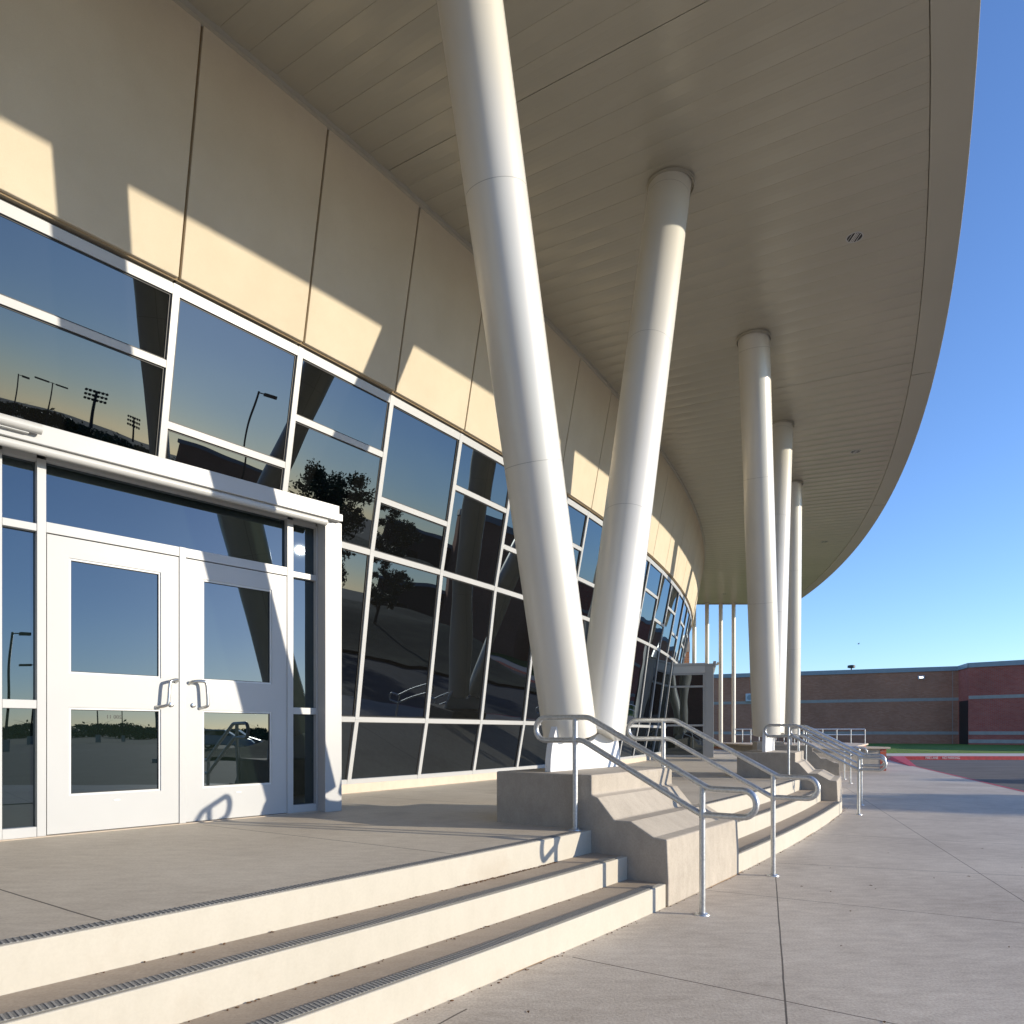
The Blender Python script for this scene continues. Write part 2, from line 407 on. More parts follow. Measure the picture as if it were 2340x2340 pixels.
# painted kerb words
def text_obj(s, size, m, name, mirror=False, ext=.001):
    c = bpy.data.curves.new(name, 'FONT'); c.body = s; c.size = size; c.align_x = 'LEFT'; c.extrude = ext
    t = bpy.data.objects.new(name+'_src', c); COL.objects.link(t)
    dg = bpy.context.evaluated_depsgraph_get(); me = bpy.data.meshes.new_from_object(t.evaluated_get(dg))
    bpy.data.objects.remove(t)
    if mirror:
        for v in me.vertices: v.co.x = -v.co.x
        me.flip_normals()
    o = bpy.data.objects.new(name, me); COL.objects.link(o); me.materials.clear(); me.materials.append(M[m]); return o
for s, x, lab in (('FIRE LANE', 18.72, 'white stencilled words FIRE LANE on the red kerb'), ('NO PARKING', 19.48, 'white stencilled words NO PARKING on the red kerb')):
    o = text_obj(s, .155, 'text_white', 'kerb_lettering'); o.rotation_euler = (rad(90), 0, 0); o.location = (x, 32.69, .03)
    o.scale = (.82 if s[0] == 'F' else .85, 1, 1)
    tag(o, lab, 'lettering')

# ------------------------------------------------------------------ raised platform and curved flights of steps
SC0 = (-49.1, 42.6)
def sR(a):
    return -.008*max(0, a+30.5)**2-.15*min(1, max(0, (a+29.6)/.8))
def arc(R, a0, a1, n, c=SC0, fR=sR):
    return [pol(c, R+(fR(a0+(a1-a0)*i/n) if fR else 0), a0+(a1-a0)*i/n) for i in range(n+1)]
WC = (-42.36, 37.03)
A_END = -18.6
outer = arc(62.06, -58, A_END, 90)
plat = outer+[(9.3, 23.1), (9.3, 33.3), (-12, 33.3), (-24, 18), (-24, -10)]
g = MB(); g.prism(plat, .05, PZ); structure('entrance_platform', g, 'floor')
RS = .49/3
# angular spans of each flight, left ends / right ends
PAIRS = [((-8.93, -3.84), 41.0, 1.8), ((-3.856, .974), 47.5, 1.8), ((.644, 6.336), 54.0, 1.82), ((4.40, 12.38), 63.3, 1.72), ((7.25, 18.8), 70.0, 1.72), ((8.95, 25.4), 77.0, 1.72)]
def block_angles(c, ta):
    r = Vector((math.cos(rad(ta-90)), math.sin(rad(ta-90)))); t = Vector((math.cos(rad(ta)), math.sin(rad(ta))))
    res = []
    for y in (-.767, .717):
        p = Vector(c)+r*.8+t*y; res.append(math.degrees(math.atan2(p.y-SC0[1], p.x-SC0[0])))
    return res
BA = [block_angles(c, a) for c, a, _ in PAIRS]
flights = [(-58, BA[0][0]), (BA[0][1], BA[1][0]), (BA[1][1], BA[2][0]), (BA[2][1], BA[3][0]), (BA[3][1], BA[4][0]), (BA[4][1], A_END)]
FL = ['pale curved steps far to the left behind the camera', 'curved steps left of the vestibule doors beside the camera', 'wide curved concrete steps in the foreground below the white double doors',
      'curved steps between the first and second concrete pedestals', 'curved steps between the second and third concrete pedestals', 'last curved steps beyond the third concrete pedestal']
for fi, (a0, a1) in enumerate(flights):
    root = empty('stair_flight', (*pol(SC0, 62.3, (a0+a1)/2), 0)); tag(root, FL[fi], 'steps', 'curved flights of steps along the platform')
    root_loc = Vector(root.location)
    def rel(o): o.location = -root_loc; o.parent = root
    n = max(6, int(abs(a1-a0)*3)) if fi != 2 else 40
    for k in range(3):                       # k=0 top riser
        R = 62.06+.3*k; zt = PZ-RS*k; zb = zt-RS-.02
        ro = arc(R+.004, a0, a1, n); ri = arc(R-.05, a0, a1, n)
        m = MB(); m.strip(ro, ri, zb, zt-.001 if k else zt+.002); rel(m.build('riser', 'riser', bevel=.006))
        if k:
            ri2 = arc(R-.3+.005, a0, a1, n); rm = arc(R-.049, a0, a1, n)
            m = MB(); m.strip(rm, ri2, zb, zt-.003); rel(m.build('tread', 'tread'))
        # ribbed nosing strip
        e0, e1 = a0+(.0 if fi < 1 else .12), a1-.12
        so_, si = arc(R-.012, e0, e1, n), arc(R-.078, e0, e1, n)
        m = MB(); m.strip(so_, si, zt+.0022, zt+.0045); ns = m.build('nosing_strip', 'nosing'); rel(ns)
        m = MB(); L = abs(e1-e0)*rad(1)*R; cnt = int(L/(.0205 if fi < 4 else .06))
        for i in range(cnt):
            a = e0+(e1-e0)*(i+.5)/cnt; da = .0035/R*57.3; rr = R+sR(a)
            p = [pol(SC0, rr-.013, a-da), pol(SC0, rr-.013, a+da), pol(SC0, rr-.077, a+da+.004), pol(SC0, rr-.077, a-da+.004)]
            m.prism(p, zt+.0046, zt+.0062)
        rb = m.build('rib', 'nosing_rib'); rb.parent = ns
# dry grit gathered at the riser feet
m = MB()
for (R, z, a0, a1, n) in ((62.07, PZ-RS-.002, -38.2, -37.25, 160), (62.07, PZ-RS-.002, -44, -37.3, 90), (62.37, PZ-2*RS-.002, -44, -37, 110), (62.67, 0, -43, -29, 240)):
    for i in range(n):
        a = random.uniform(a0, a1); r = R+abs(random.gauss(0, .012))+.004
        x, y = pol(SC0, r, a); s_ = random.uniform(.003, .009); ph = random.uniform(0, 3.1)
        dx, dy = s_*math.cos(ph), s_*math.sin(ph)
        m.extrude([(x-dx, y-dy, z+.0005), (x+dy*.6, y-dx*.6, z+.0005), (x+dx, y+dy, z+.0005), (x-dy*.6, y+dx*.6, z+.0005)], (0, 0, random.uniform(.001, .004)))
for i in range(46):
    x, y = random.uniform(-.6, 6), random.uniform(2.6, 9)
    if math.hypot(x-SC0[0], y-SC0[1]) < 62.75: continue
    s_ = random.uniform(.006, .014); ph = random.uniform(0, 3.1); dx, dy = s_*math.cos(ph), s_*math.sin(ph)
    m.extrude([(x-dx, y-dy, .001), (x+dy*.5, y-dx*.5, .004), (x+dx, y+dy, .001), (x-dy*.5, y+dx*.5, .003)], (0, 0, .0015))
tag(m.build('leaf_litter', 'litter'), 'brown leaf bits and grit along the feet of the steps', 'litter', kind='stuff')

m = MB(); N = 420; a0, a1 = -44.5, -24
prev = None
for i in range(N+1):
    a = a0+(a1-a0)*i/N; w_ = .004+.022*max(0, noise.noise(Vector((i*.09, 0, 0))))+.006*random.random()+(.05*max(0, noise.noise(Vector((i*.031, 4, 0)))-.15))
    R = 62.655+sR(a); cur = (*pol(SC0, R, a), .0035), (*pol(SC0, R+w_, a), .003)
    if prev: m.quad(prev[0], prev[1], cur[1], cur[0])
    prev = cur
tag(m.build('sand_line', 'sand'), 'rusty sand washed along the foot of the lowest riser', 'sand', kind='stuff')

# ------------------------------------------------------------------ drum building: leaning curtain wall and stucco band
BL = Vector((*pol(WC, 49.0, -30), 0))
bld = empty('entrance_building', BL); tag(bld, 'curved entrance hall with outward leaning dark glazing under a tan stucco band', 'building')
def put(o, parent=bld, base=BL):
    o.parent = parent; o.location = -base if parent is bld else (0, 0, 0); return o
def RZ(Z):
    pts = [(-.625, 49.29), (.16, 49.435), (2.12, 49.69), (3.90, 50.03), (5.93, 50.42)]
    for (z0, r0), (z1, r1) in zip(pts, pts[1:]):
        if Z <= z1: return r0+(r1-r0)*(Z-z0)/(z1-z0)
    return pts[-1][1]
def W(a, Z, off=0): 
    x, y = pol(WC, RZ(Z)+off, a); return Vector((x, y, Z+1.225))
def th(k): return -35.02+1.468*k
K0, K1 = -8, 21
ZM = [-.56, .16, 2.12]
for k in [q for q in range(K0, K1+1) if q not in (-3, -5, -7)]:
    a, b = th(k), th(k+1 if k not in (-4, -6, -8) else k+2); ztr = 2.735 if (k % 2 == 0 and k > -4) or k == -6 else 3.22
    m = MB(); nr = Vector((math.cos(rad(a)), math.sin(rad(a)), 0))
    for z0, z1 in ((-.625, .16), (.16, 2.12), (2.12, 3.88)):
        p, q = W(a, z0), W(a, z1); m.beam(p, q, nr+Vector((0, 0, -.17)), .060, -.06, .026)
    da = .031/49.6*57.3
    nm = Vector((math.cos(rad((a+b)/2)), math.sin(rad((a+b)/2)), 0))
    for z, w in ((-.595, .06), (.16, .062), (2.12, .066), (ztr, .062), (3.835, .085)):
        m.beam(W(a+da, z), W(b-da, z), nm+Vector((0, 0, -.16 if z < 2 else -.19)), w, -.06, .0235)
    fr = put(m.build('window', 'white'))
    m = MB()
    for z0, z1 in ((-.58, .16), (.16, 2.12), (2.12, 3.86)): m.beam(W(a, z0), W(a, z1), nr+Vector((0, 0, -.17)), .060+.034, -.05, .006)
    for z, w in ((.16, .062), (2.12, .066), (ztr, .062), (3.835, .085)):
        m.beam(W(a+da, z), W(b-da, z), nm+Vector((0, 0, -.17)), w+.026, -.05, .0055)
    m.build('gasket', 'dark', fr)
    zs = [-.58, .16, 2.12, ztr, 3.86]
    for z0, z1 in zip(zs, zs[1:]):
        m = MB(); jit = random.uniform(-.0035, .0035); j2 = random.uniform(-.0035, .0035)
        m.quad(W(a, z0, jit), W(b, z0, -jit), W(b, z1, -jit+j2), W(a, z1, jit+j2)); m.build('pane', 'glass', fr)
    # stucco panel
    g2 = .011/50*57.3; m = MB(); R0, R1 = .062, .062
    A = [W(a+g2, 3.915, R0), W(b-g2, 3.915, R0), W(b-g2, 5.925, R1), W(a+g2, 5.925, R1)]
    B = [W(a+g2, 3.915, -.05), W(b-g2, 3.915, -.05), W(b-g2, 5.925, -.05), W(a+g2, 5.925, -.05)]
    # slightly curved face
    c = (a+b)/2; mid = [W(c, 3.915, R0), W(c, 5.925, R1)]
    m.v = [tuple(v) for v in A+B+mid]
    m.f = [(0, 8, 9, 3), (8, 1, 2, 9), (4, 0, 3, 7), (1, 5, 6, 2), (4, 5, 1, 8, 0), (7, 3, 9, 2, 6)]
    put(m.build('stucco_panel', 'stucco', bevel=.006, smooth=False))
m = MB(); n = 60; a0, a1 = th(K0), th(K1+1)
for i in range(n):
    p, q = a0+(a1-a0)*i/n, a0+(a1-a0)*(i+1)/n
    m.quad(W(p, 3.9, .03), W(q, 3.9, .03), W(q, 5.93, .03), W(p, 5.93, .03))
put(m.build('joint_backing', 'joint'))
m = MB()
for i in range(n):
    p, q = a0+(a1-a0)*i/n, a0+(a1-a0)*(i+1)/n
    A = [W(p, -.625, .035), W(q, -.625, .035)]; Z0 = Vector((0, 0, -.15))
    m.quad(A[0]+Z0, A[1]+Z0, A[1], A[0]); m.quad(A[0], A[1], W(q, -.625, -.2), W(p, -.625, -.2))
put(m.build('sill_curb', 'curb'))
m = MB()
for i in range(n):
    p, q = a0+(a1-a0)*i/n, a0+(a1-a0)*(i+1)/n
    c = [W(p, 5.925, .10), W(q, 5.925, .10), W(q, 5.87, .10), W(p, 5.87, .10)]
    m.quad(*c); m.quad(c[3], c[2], W(q, 5.87, .04), W(p, 5.87, .04))
put(m.build('soffit_trim', 'band'))
# inner core that closes the hall behind the glass
m = MB(); m.prism([pol(WC, 48.6, a0+(a1-a0)*i/40) for i in range(41)]+[(-30, 33), (-30, -8)], PZ, 7.1)
put(m.build('interior_core', 'dark'))
# brick wing seen past the end of the drum
wing = MB(); wing.box(-6, 8.85, 36, 42, 0, 9.5); w_ = wing.build('brick_wing', 'brick_orange', uvscale=1)
tag(w_, 'sliver of orange brick wing past the far end of the curved glazing', 'building')
cb = MB(); cb.box(-6.0, 8.87, 35.985, 42.02, 5.25, 5.75); cb.build('stone_band', 'cast', w_)

# ------------------------------------------------------------------ canopy
CC = (-55.73, 40.92); CR = 69.09; ZS = 5.92+1.225
can = empty('canopy', (0, 0, ZS)); tag(can, 'broad curved canopy with grey beige metal plank soffit over the entrance', 'canopy')
def cput(o): o.parent = can; o.location = (0, 0, -ZS); return o
YE = 33.2
def clampY(p):
    return (p[0], min(p[1], YE))
def inner_pt(a):
    d = Vector((math.cos(rad(a)), math.sin(rad(a)))); rel_ = Vector((WC[0]-CC[0], WC[1]-CC[1]))
    pr = rel_.dot(d); pe = rel_.length_squared-pr*pr; r = 50.30
    t = pr+math.sqrt(max(0, r*r-pe)); return (CC[0]+d.x*t, CC[1]+d.y*t)
JA = [-62, -56, -50, -43.8, -37.65, -31.47, -25.3, -19.2, -13.1, -6.3]
for s0, s1 in zip(JA, JA[1:]):
    m = MB(); npl = int(round((s1-s0)/.25))
    for i in range(npl):
        b0 = s0+(s1-s0)*i/npl; b1 = s0+(s1-s0)*(i+1)/npl
        gap = .012/60*57.3 if i in (0,) else .0
        bow = [(.5-.5*math.cos(math.pi*q/6)) for q in range(7)]
        prof = [(0, .0035), (.010, .0035), (.018, 0)]+[(.04+.95*w_, -.009*math.sin(math.pi*w_)) for w_ in bow[1:-1]]+[(.995, 0), (1.0, .0035)]
        if i == 0: prof = [(0, .03), (.05, .03)]+prof[2:]
        idx = []
        for t, dz in prof:
            aa = b0+(b1-b0)*t; pi_, po = clampY(inner_pt(aa)), clampY(pol(CC, CR-.36, aa))
            j = len(m.v); m.v += [(*pi_, ZS+dz), (*po, ZS+dz)]; idx.append(j)
        for p, q in zip(idx, idx[1:]): m.f.append((p, p+1, q+1, q))
    cput(m.build('soffit_panel', 'soffit'))
ea = math.degrees(math.asin((YE-CC[1])/CR))
# edge band in lengths, fascia, roof
nb = 9
for i in range(nb):
    b0 = -62+(ea+62)*i/nb+.012; b1 = -62+(ea+62)*(i+1)/nb-.004
    A = [pol(CC, CR, b0+(b1-b0)*j/12) for j in range(13)]; B = [pol(CC, CR-.352, b0+(b1-b0)*j/12) for j in range(13)]
    m = MB(); m.strip([clampY(p) for p in A], [clampY(p) for p in B], ZS-.018, ZS+.05)
    cput(m.build('edge_band', 'band', bevel=.004))
m = MB()
A = [clampY(pol(CC, CR-.015, -62+(ea+62)*j/80)) for j in range(81)]; B = [clampY(pol(CC, CR-.12, -62+(ea+62)*j/80)) for j in range(81)]
for j in range(80):
    m.quad((*A[j], ZS+.05), (*A[j+1], ZS+.05), (*B[j+1], ZS+.55), (*B[j], ZS+.55))
cput(m.build('fascia', 'soffit'))
m = MB(); poly = B+[(2, YE), (-14, 18), (-30, -8), (-30, -24)]
m.prism(poly, ZS+.30, ZS+.56); cput(m.build('roof', 'band'))
m = MB(); m.box(2, 13.1, YE, YE+.12, ZS-.02, ZS+.6); cput(m.build('end_fascia', 'band'))
# recessed downlights
def downlight(x, y):
    m = MB(); n = 28; 
    for j in range(n):
        a, b = 2*math.pi*j/n, 2*math.pi*(j+1)/n
        pts = []
        for r, z in ((.083, -.010), (.098, -.010), (.102, .0)):
            pts.append(((x+r*math.cos(a), y+r*math.sin(a), ZS+z), (x+r*math.cos(b), y+r*math.sin(b), ZS+z)))
        for (p, q), (p2, q2) in zip(pts, pts[1:]): m.quad(p, q, q2, p2)
    t = cput(m.build('downlight', 'white'))
    m = MB()
    m.tube([(x, y, ZS-.0095), (x, y, ZS-.0085)], .084, 24); d = m.build('recess', 'dark', t)
    m = MB()
    for dx, w in ((-.055, .006), (-.02, .012), (.018, .008), (.045, .006), (.0, .010)):
        h = math.sqrt(.082**2-dx*dx)*.96; m.box(x+dx-w/2, x+dx+w/2, y-h, y+h, ZS-.013, ZS-.0098)
    m.build('louvre', 'steel', t)
for p in ((4.09, 8.62), (7.23, 15.2), (9.68, 22.38), (9.05, 30.8), (.3, 2.4), (6.0, 27.6)): downlight(*p)

# ------------------------------------------------------------------ pedestals with V columns
PL = ['first stepped concrete pedestal left of the camera', 'stepped concrete pedestal left of the white doors', 'nearest stepped concrete pedestal beside the foreground steps',
      'second stepped concrete pedestal, beyond the middle steps', 'third stepped concrete pedestal, beyond the second one', 'farthest low concrete pedestal seen behind the second pedestal']
CL = ['pair of leaning cream columns behind the camera', 'pair of leaning cream columns left of the camera', 'nearest pair of leaning cream columns forming a big V on a white plate',
      'second pair of leaning cream columns, right of the far vestibule', 'third pair of leaning cream columns, half hidden behind the second', 'farthest pair of leaning cream columns, hidden behind the second pair']
prof = [(-.40, 0), (-.40, .906), (.50, .906), (.50, .756), (.552, .739), (.693, .580), (.827, .581), (1.006, .481), (1.104, .472), (1.117, .19), (1.117, 0)]
for pi_, (c, ta, spread) in enumerate(PAIRS):
    root = empty('stepped_pedestal', (c[0], c[1], 0), rad(ta-90))
    bm_ = MB(); bm_.extrude([(x, -.767, z) for x, z in prof], (0, 1.484, 0))
    o = bm_.build('stepped_pedestal', 'block', bevel=.012); bpy.data.objects.remove(root)
    o.location = (c[0], c[1], 0); o.rotation_euler = (0, 0, rad(ta-90))
    tag(o, PL[pi_], 'pedestal', 'stepped concrete pedestals')
    v = empty('v_column_pair', (c[0], c[1], .906), rad(ta-90)); tag(v, CL[pi_], 'columns', 'leaning V column pairs')
    # knife plate (local y,z) with a scooped middle
    half = [(.605, 0), (.60, .10), (.58, .2), (.545, .30), (.50, .39), (.445, .50), (.40, .50), (.375, .36), (.33, .30), (.25, .335), (.17, .30), (.09, .25), (0, .232)]
    poly = [(x, z) for x, z in half]+[(-x, z) for x, z in half[-2::-1]]
    m = MB(); m.extrude([(-.028, y, z) for y, z in poly], (.056, 0, 0)); m.build('base_plate', 'plate', v, bevel=.004)
    H = ZS-.906; CUTS = (2.19, 4.1, 5.94)
    for sgn in (-1, 1):
        b_ = Vector((0, .257*sgn, .297)); t_ = Vector((0, spread*sgn, H+.05)); ax = (t_-b_).normalized()
        m = MB(); zt_ = Vector((0, spread*sgn, H-.002))
        R_ = .2285; seg = 48; u = ax.orthogonal().normalized(); w = ax.cross(u); i0 = len(m.v)
        cuts = [0, 1.02, 2.9, 4.75]; L = (t_-b_).length
        ts = [0.0]
        ts += [L]
        for t in ts:
            rr = R_
            for j in range(seg):
                an = 2*math.pi*j/seg; m.v.append(tuple(b_+ax*t+(u*math.cos(an)+w*math.sin(an))*rr))
        for q in range(len(ts)-1):
            for j in range(seg):
                p = q*seg; m.f.append((p+j, p+(j+1) % seg, p+seg+(j+1) % seg, p+seg+j))
        m.f.append(tuple(range(seg-1, -1, -1)))
        co = m.build('column', 'column', v, smooth=50)
        # vertical cladding seams
        m = MB()
        for an in (rad(200), rad(20)):
            dirv = None
            # choose the seam on the side facing along -tangent/-radial
            e = (Vector((math.cos(an), math.sin(an), 0))); e = (e-e.dot(ax)*ax).normalized()
            s2 = ax.cross(e)
            p0, p1 = b_+e*(R_+.0004), b_+ax*(L-.06)+e*(R_+.0004)
            m.beam(p0, p1, e, .0045, -.003, .0004)
        for cpos in CUTS: m.tube([b_+ax*(cpos-.0018), b_+ax*(cpos+.0018)], R_+.0006, 48, caps=False)
        m.build('cladding_seam', 'seam', co)
        # slot of the knife plate
        m = MB(); m.beam((0, .40*sgn, .30), (0, .452*sgn, .545), (1, 0, 0), .055, -.034, .034)
        # collar ring at the soffit
        m2 = MB(); n = 48; cx_, cy_ = 0, (spread*sgn)-.0
        el = 1/ax.z
        for j in range(n):
            a, b = 2*math.pi*j/n, 2*math.pi*(j+1)/n
            def P(r, z, an): return (cx_+r*math.cos(an), cy_+r*math.sin(an)*el, H+z)
            for (r0, z0), (r1, z1) in (((.243, -.002), (.245, -.045)), ((.245, -.045), (.250, -.045)), ((.250, -.045), (.254, -.012)), ((.254, -.012), (.266, -.012))):
                m2.quad(P(r0, z0, a), P(r0, z0, b), P(r1, z1, b), P(r1, z1, a))
        m2.build('collar', 'soffit', co, smooth=True)

# ------------------------------------------------------------------ galvanised handrails
def fillet(pts, r, n=6):
    res = []; N = len(pts)
    for i in range(N):
        p0, p1, p2 = Vector(pts[i-1]), Vector(pts[i]), Vector(pts[(i+1) % N]); a = (p0-p1); b = (p2-p1)
        rr = min(r[i] if isinstance(r, list) else r, a.length*.49, b.length*.49)
        a.normalize(); b.normalize()
        ang = a.angle(b)
        if ang > math.pi-.01: res.append(p1); continue
        for j in range(n+1):
            t = j/n; q = (p1+a*rr)*(1-t)**2+p1*2*t*(1-t)+(p1+b*rr)*t*t; res.append(q)
    return res
def make_rail():
    root = empty('handrail', (0, 0, 0)); e = PZ; R_ = .0875
    top0, top1 = 1.339-e, .848-e; lo0, lo1 = 1.169-e, .673-e
    path = []
    def arcpts(cx_, cz, a0, a1, n=12): return [Vector((cx_+R_*math.cos(rad(a0+(a1-a0)*i/n)), 0, cz+R_*math.sin(rad(a0+(a1-a0)*i/n)))) for i in range(n+1)]
    up = arcpts(-.266, (top0+lo0)/2, 270, 90)         # inner upper return bend
    dn = arcpts(1.262, (top1+lo1)/2, 90, -90)
    def bend(p, q, r_, n=4, rr=.035):
        p, q, r_ = Vector(p), Vector(q), Vector(r_); a = (p-q).normalized()*rr; b = (r_-q).normalized()*rr
        return [(q+a)*(1-t)**2+q*2*t*(1-t)+(q+b)*t*t for t in [i/n for i in range(n+1)]]
    k1, k2 = (.114, 0, top0), (1.039, 0, top1); k3, k4 = (.982, 0, lo1), (.061, 0, lo0)
    path = up+bend(up[-1], k1, k2)+bend(k1, k2, dn[0])+dn+bend(dn[-1], k3, k4)+bend(k3, k4, up[0])
    m = MB(); m.tube(path, .0213, 16, closed=True); m.build('rail_loop', 'galv', root, smooth=60)
    for x, zb, zt_ in ((0, 0, top0), (.99, -e, top1+.026)):
        m = MB(); m.tube([(x, 0, zb+.012), (x, 0, zt_-.004)], .0205, 16); p = m.build('post', 'galv', root, smooth=60)
        m = MB(); m.tube([(x, 0, zb), (x, 0, zb+.007), (x, 0, zb+.0075), (x, 0, zb+.016)], [.052, .050, .036, .028], 20); m.build('base_flange', 'galv', p, smooth=40)
    for x, z in ((0, lo0), (.99, lo1)):
        m = MB(); m.tube([(x, 0, z-.035), (x, 0, z-.012), (x, 0, z+.012), (x, 0, z+.035)], [.0207, .0235, .0235, .0207], 16, caps=False)
        m.build('weld_joint', 'galv', root, smooth=60)
    return root
r0 = make_rail()
RL = [((1.281, 4.86), -36.84, 'nearest galvanised handrail, in front of the nearest pedestal'), ((2.235, 6.18), -35.35, 'second galvanised handrail, on the far side of the nearest pedestal'),
      ((5.17, 10.77), -30.39, 'third galvanised handrail, before the second pedestal'), ((5.89, 12.18), -28.95, 'fourth galvanised handrail, just past the second pedestal'),
      ((8.16, 17.42), -23.75, 'fifth galvanised handrail, before the third pedestal'), ((8.72, 18.95), -22.3, 'sixth and farthest galvanised handrail, past the third pedestal'),
      (pol(SC0, 62.95, -43.35), -43.35, 'galvanised handrail left of the foreground steps'), (pol(SC0, 62.95, -41.9), -41.9, 'galvanised handrail at the left end of the foreground steps')]
for i, ((x, y), a, lab) in enumerate(RL):
    o = r0 if i == 0 else copy_tree(r0)
    d = Vector((math.cos(rad(a)), math.sin(rad(a))))
    aa = {0: -35.6, 1: -33.6}.get(i, a)
    d = Vector((math.cos(rad(aa)), math.sin(rad(aa))))
    o.location = (x-.99*d.x, y-.99*d.y, PZ); o.rotation_euler = (0, 0, rad(aa))
    tag(o, lab, 'handrail', 'galvanised stair handrails')

# ------------------------------------------------------------------ white entrance vestibules
def make_vestibule():
    """local x along the front, local y inwards, z=0 at the platform; heights h = Z+.735"""
    root = empty('entrance_vestibule')
    h0 = .735
    SL, SR = -.50, 2.38                 # outer faces of the pilasters
    def bx(name, m_, boxes, parent=root, bevel=.003):
        m = MB()
        for b in boxes: m.box(*b)
        return m.build(name, m_, parent, bevel=bevel)
    # pilasters
    for x0, x1 in ((SL, -.32), (2.2, SR)):
        bx('pilaster', 'white', [(x0, x1, -.144, .10, 0, 2.70)], bevel=.004)
    # front frame members, proud of glass
    F = []
    for x0, x1 in ((-.297-.022, -.297+.03), (-.062, -.006), (.925, .977), (1.886, 1.946), (2.187-.03+.03, 2.199)):
        F.append((x0, x1, -.02, .09, .004, 2.66))
    F2 = []
    for x0, x1 in ((-.267, -.062), (1.946, 2.187)):
        for z0, z1 in ((.004, .075), (h0+.168, h0+.228), (2.148, 2.20), (2.64, 2.70)): F2.append((x0+.0015, x1-.0015, -.017, .088, z0, z1))
    for x0, x1 in ((-.006, 1.886),):
        F2 += [(x0+.001, .9245, -.0165, .087, 2.15, 2.225), (.9775, x1-.001, -.0165, .087, 2.15, 2.225), (x0+.001, x1-.001, -.0235, .086, 2.655, 2.70)]
    # the centre mullion stops at the door head
    F[2] = (.925, .977, -.02, .09, .004, 2.2265)
    bx('front_frame', 'white', F+F2, bevel=.002)
    # threshold
    bx('threshold', 'curb', [(SL+.02, SR-.02, -.06, .2, .0012, .0065)], bevel=0)
    gl = lambda name, x0, x1, z0, z1, y=.028, p=root: (lambda m: m.build(name, 'door_glass', p))(_q(x0, x1, z0, z1, y))
    def _q(x0, x1, z0, z1, y):
        m = MB(); m.quad((x0, y, z0), (x1, y, z0), (x1, y, z1), (x0, y, z1)); return m
    for x0, x1 in ((-.28, -.05), (1.94, 2.19)):
        for z0, z1 in ((.05, h0+.2), (h0+.2, 2.17), (2.17, 2.67)): gl('sidelight_pane', x0, x1, z0, z1)
    gl('transom_pane', -.02, 1.9, 2.2, 2.67)
    # door leaves
    for x0, x1, g0, g1, hand in ((.001, .9235, .140, .784, 1), (.9785, 1.884, 1.117, 1.739, -1)):
        zt, zb = 2.142, .012
        z1, z2, z3, z4 = h0+1.262, h0+.427, h0+.182, h0-.458
        m = MB()
        for b in ((x0, g0, -.012, .033, zb, zt), (g1, x1, -.012, .033, zb, zt), (g0, g1, -.0118, .033, z1, zt), (g0, g1, -.0118, .033, z3, z2), (g0, g1, -.0118, .033, zb, z4)): m.box(*b)
        leaf_ = m.build('door', 'door_white', root)
        m = MB()     # glazing beads
        for za, zb2 in ((z2, z1), (z4, z3)):
            w = .014
            m.box(g0, g0+w, -.004, .02, za, zb2); m.box(g1-w, g1, -.004, .02, za, zb2)
            m.box(g0+w, g1-w, -.0042, .02, za, za+w); m.box(g0+w, g1-w, -.0042, .02, zb2-w, zb2)
        m.build('glazing_bead', 'grey_frame', leaf_)
        m = MB()
        for za, zb2 in ((z2, z1), (z4, z3)):
            w = .019
            m.box(g0+.0145, g0+w, .0085, .019, za+.014, zb2-.014); m.box(g1-w, g1-.0145, .0085, .019, za+.014, zb2-.014)
            m.box(g0+w, g1-w, .0086, .019, za+.0145, za+w); m.box(g0+w, g1-w, .0086, .019, zb2-w, zb2-.0145)
        m.build('gasket', 'dark', leaf_)
        for za, zb2 in ((z2, z1), (z4, z3)):
            m = _q(g0+.002, g1-.002, za+.002, zb2-.002, .012); m.build('pane', 'door_glass', leaf_)
        if hand == 1: P = [(.90, -.012, h0+.405), (.895, -.05, h0+.42), (.845, -.075, h0+.41), (.825, -.08, h0+.385), (.812, -.08, h0+.24), (.80, -.072, h0+.213), (.765, -.045, h0+.202), (.745, -.012, h0+.200)]
        else: P = [(1.005, -.012, h0+.395), (1.02, -.045, h0+.412), (1.09, -.072, h0+.417), (1.118, -.078, h0+.39), (1.128, -.078, h0+.24), (1.122, -.072, h0+.215), (1.105, -.04, h0+.203), (1.09, -.012, h0+.198)]
        path = []
        for i in range(len(P)-1):
            p0, p1, p2, p3 = [Vector(P[max(0, min(len(P)-1, i+d))]) for d in (-1, 0, 1, 2)]
            for j in range(4):
                t = j/4; path.append(.5*((2*p1)+(-p0+p2)*t+(2*p0-5*p1+4*p2-p3)*t*t+(-p0+3*p1-3*p2+p3)*t**3))
        path.append(Vector(P[-1]))
        m = MB(); m.tube(path, .0125, 12); m.build('pull_handle', 'steel', leaf_, smooth=60)
        lx = .862 if hand == 1 else 1.038
        m = MB(); m.tube([(lx, -.010, h0+.222), (lx, -.022, h0+.222), (lx, -.024, h0+.222)], [.019, .019, .016], 20); m.build('lock_cylinder', 'steel', leaf_, smooth=40)
        cx_ = (g0+g1)/2
        m = MB(); m.tube([(cx_, -.0115, z4-.05), (cx_, -.0145, z4-.05)], .012, 16)
        for i, vv in enumerate(m.v): m.v[i] = (cx_+(vv[0]-cx_)*2.1, vv[1], z4-.05+(vv[2]-(z4-.05))*.55)
        m.build('drain_badge', 'steel', leaf_)
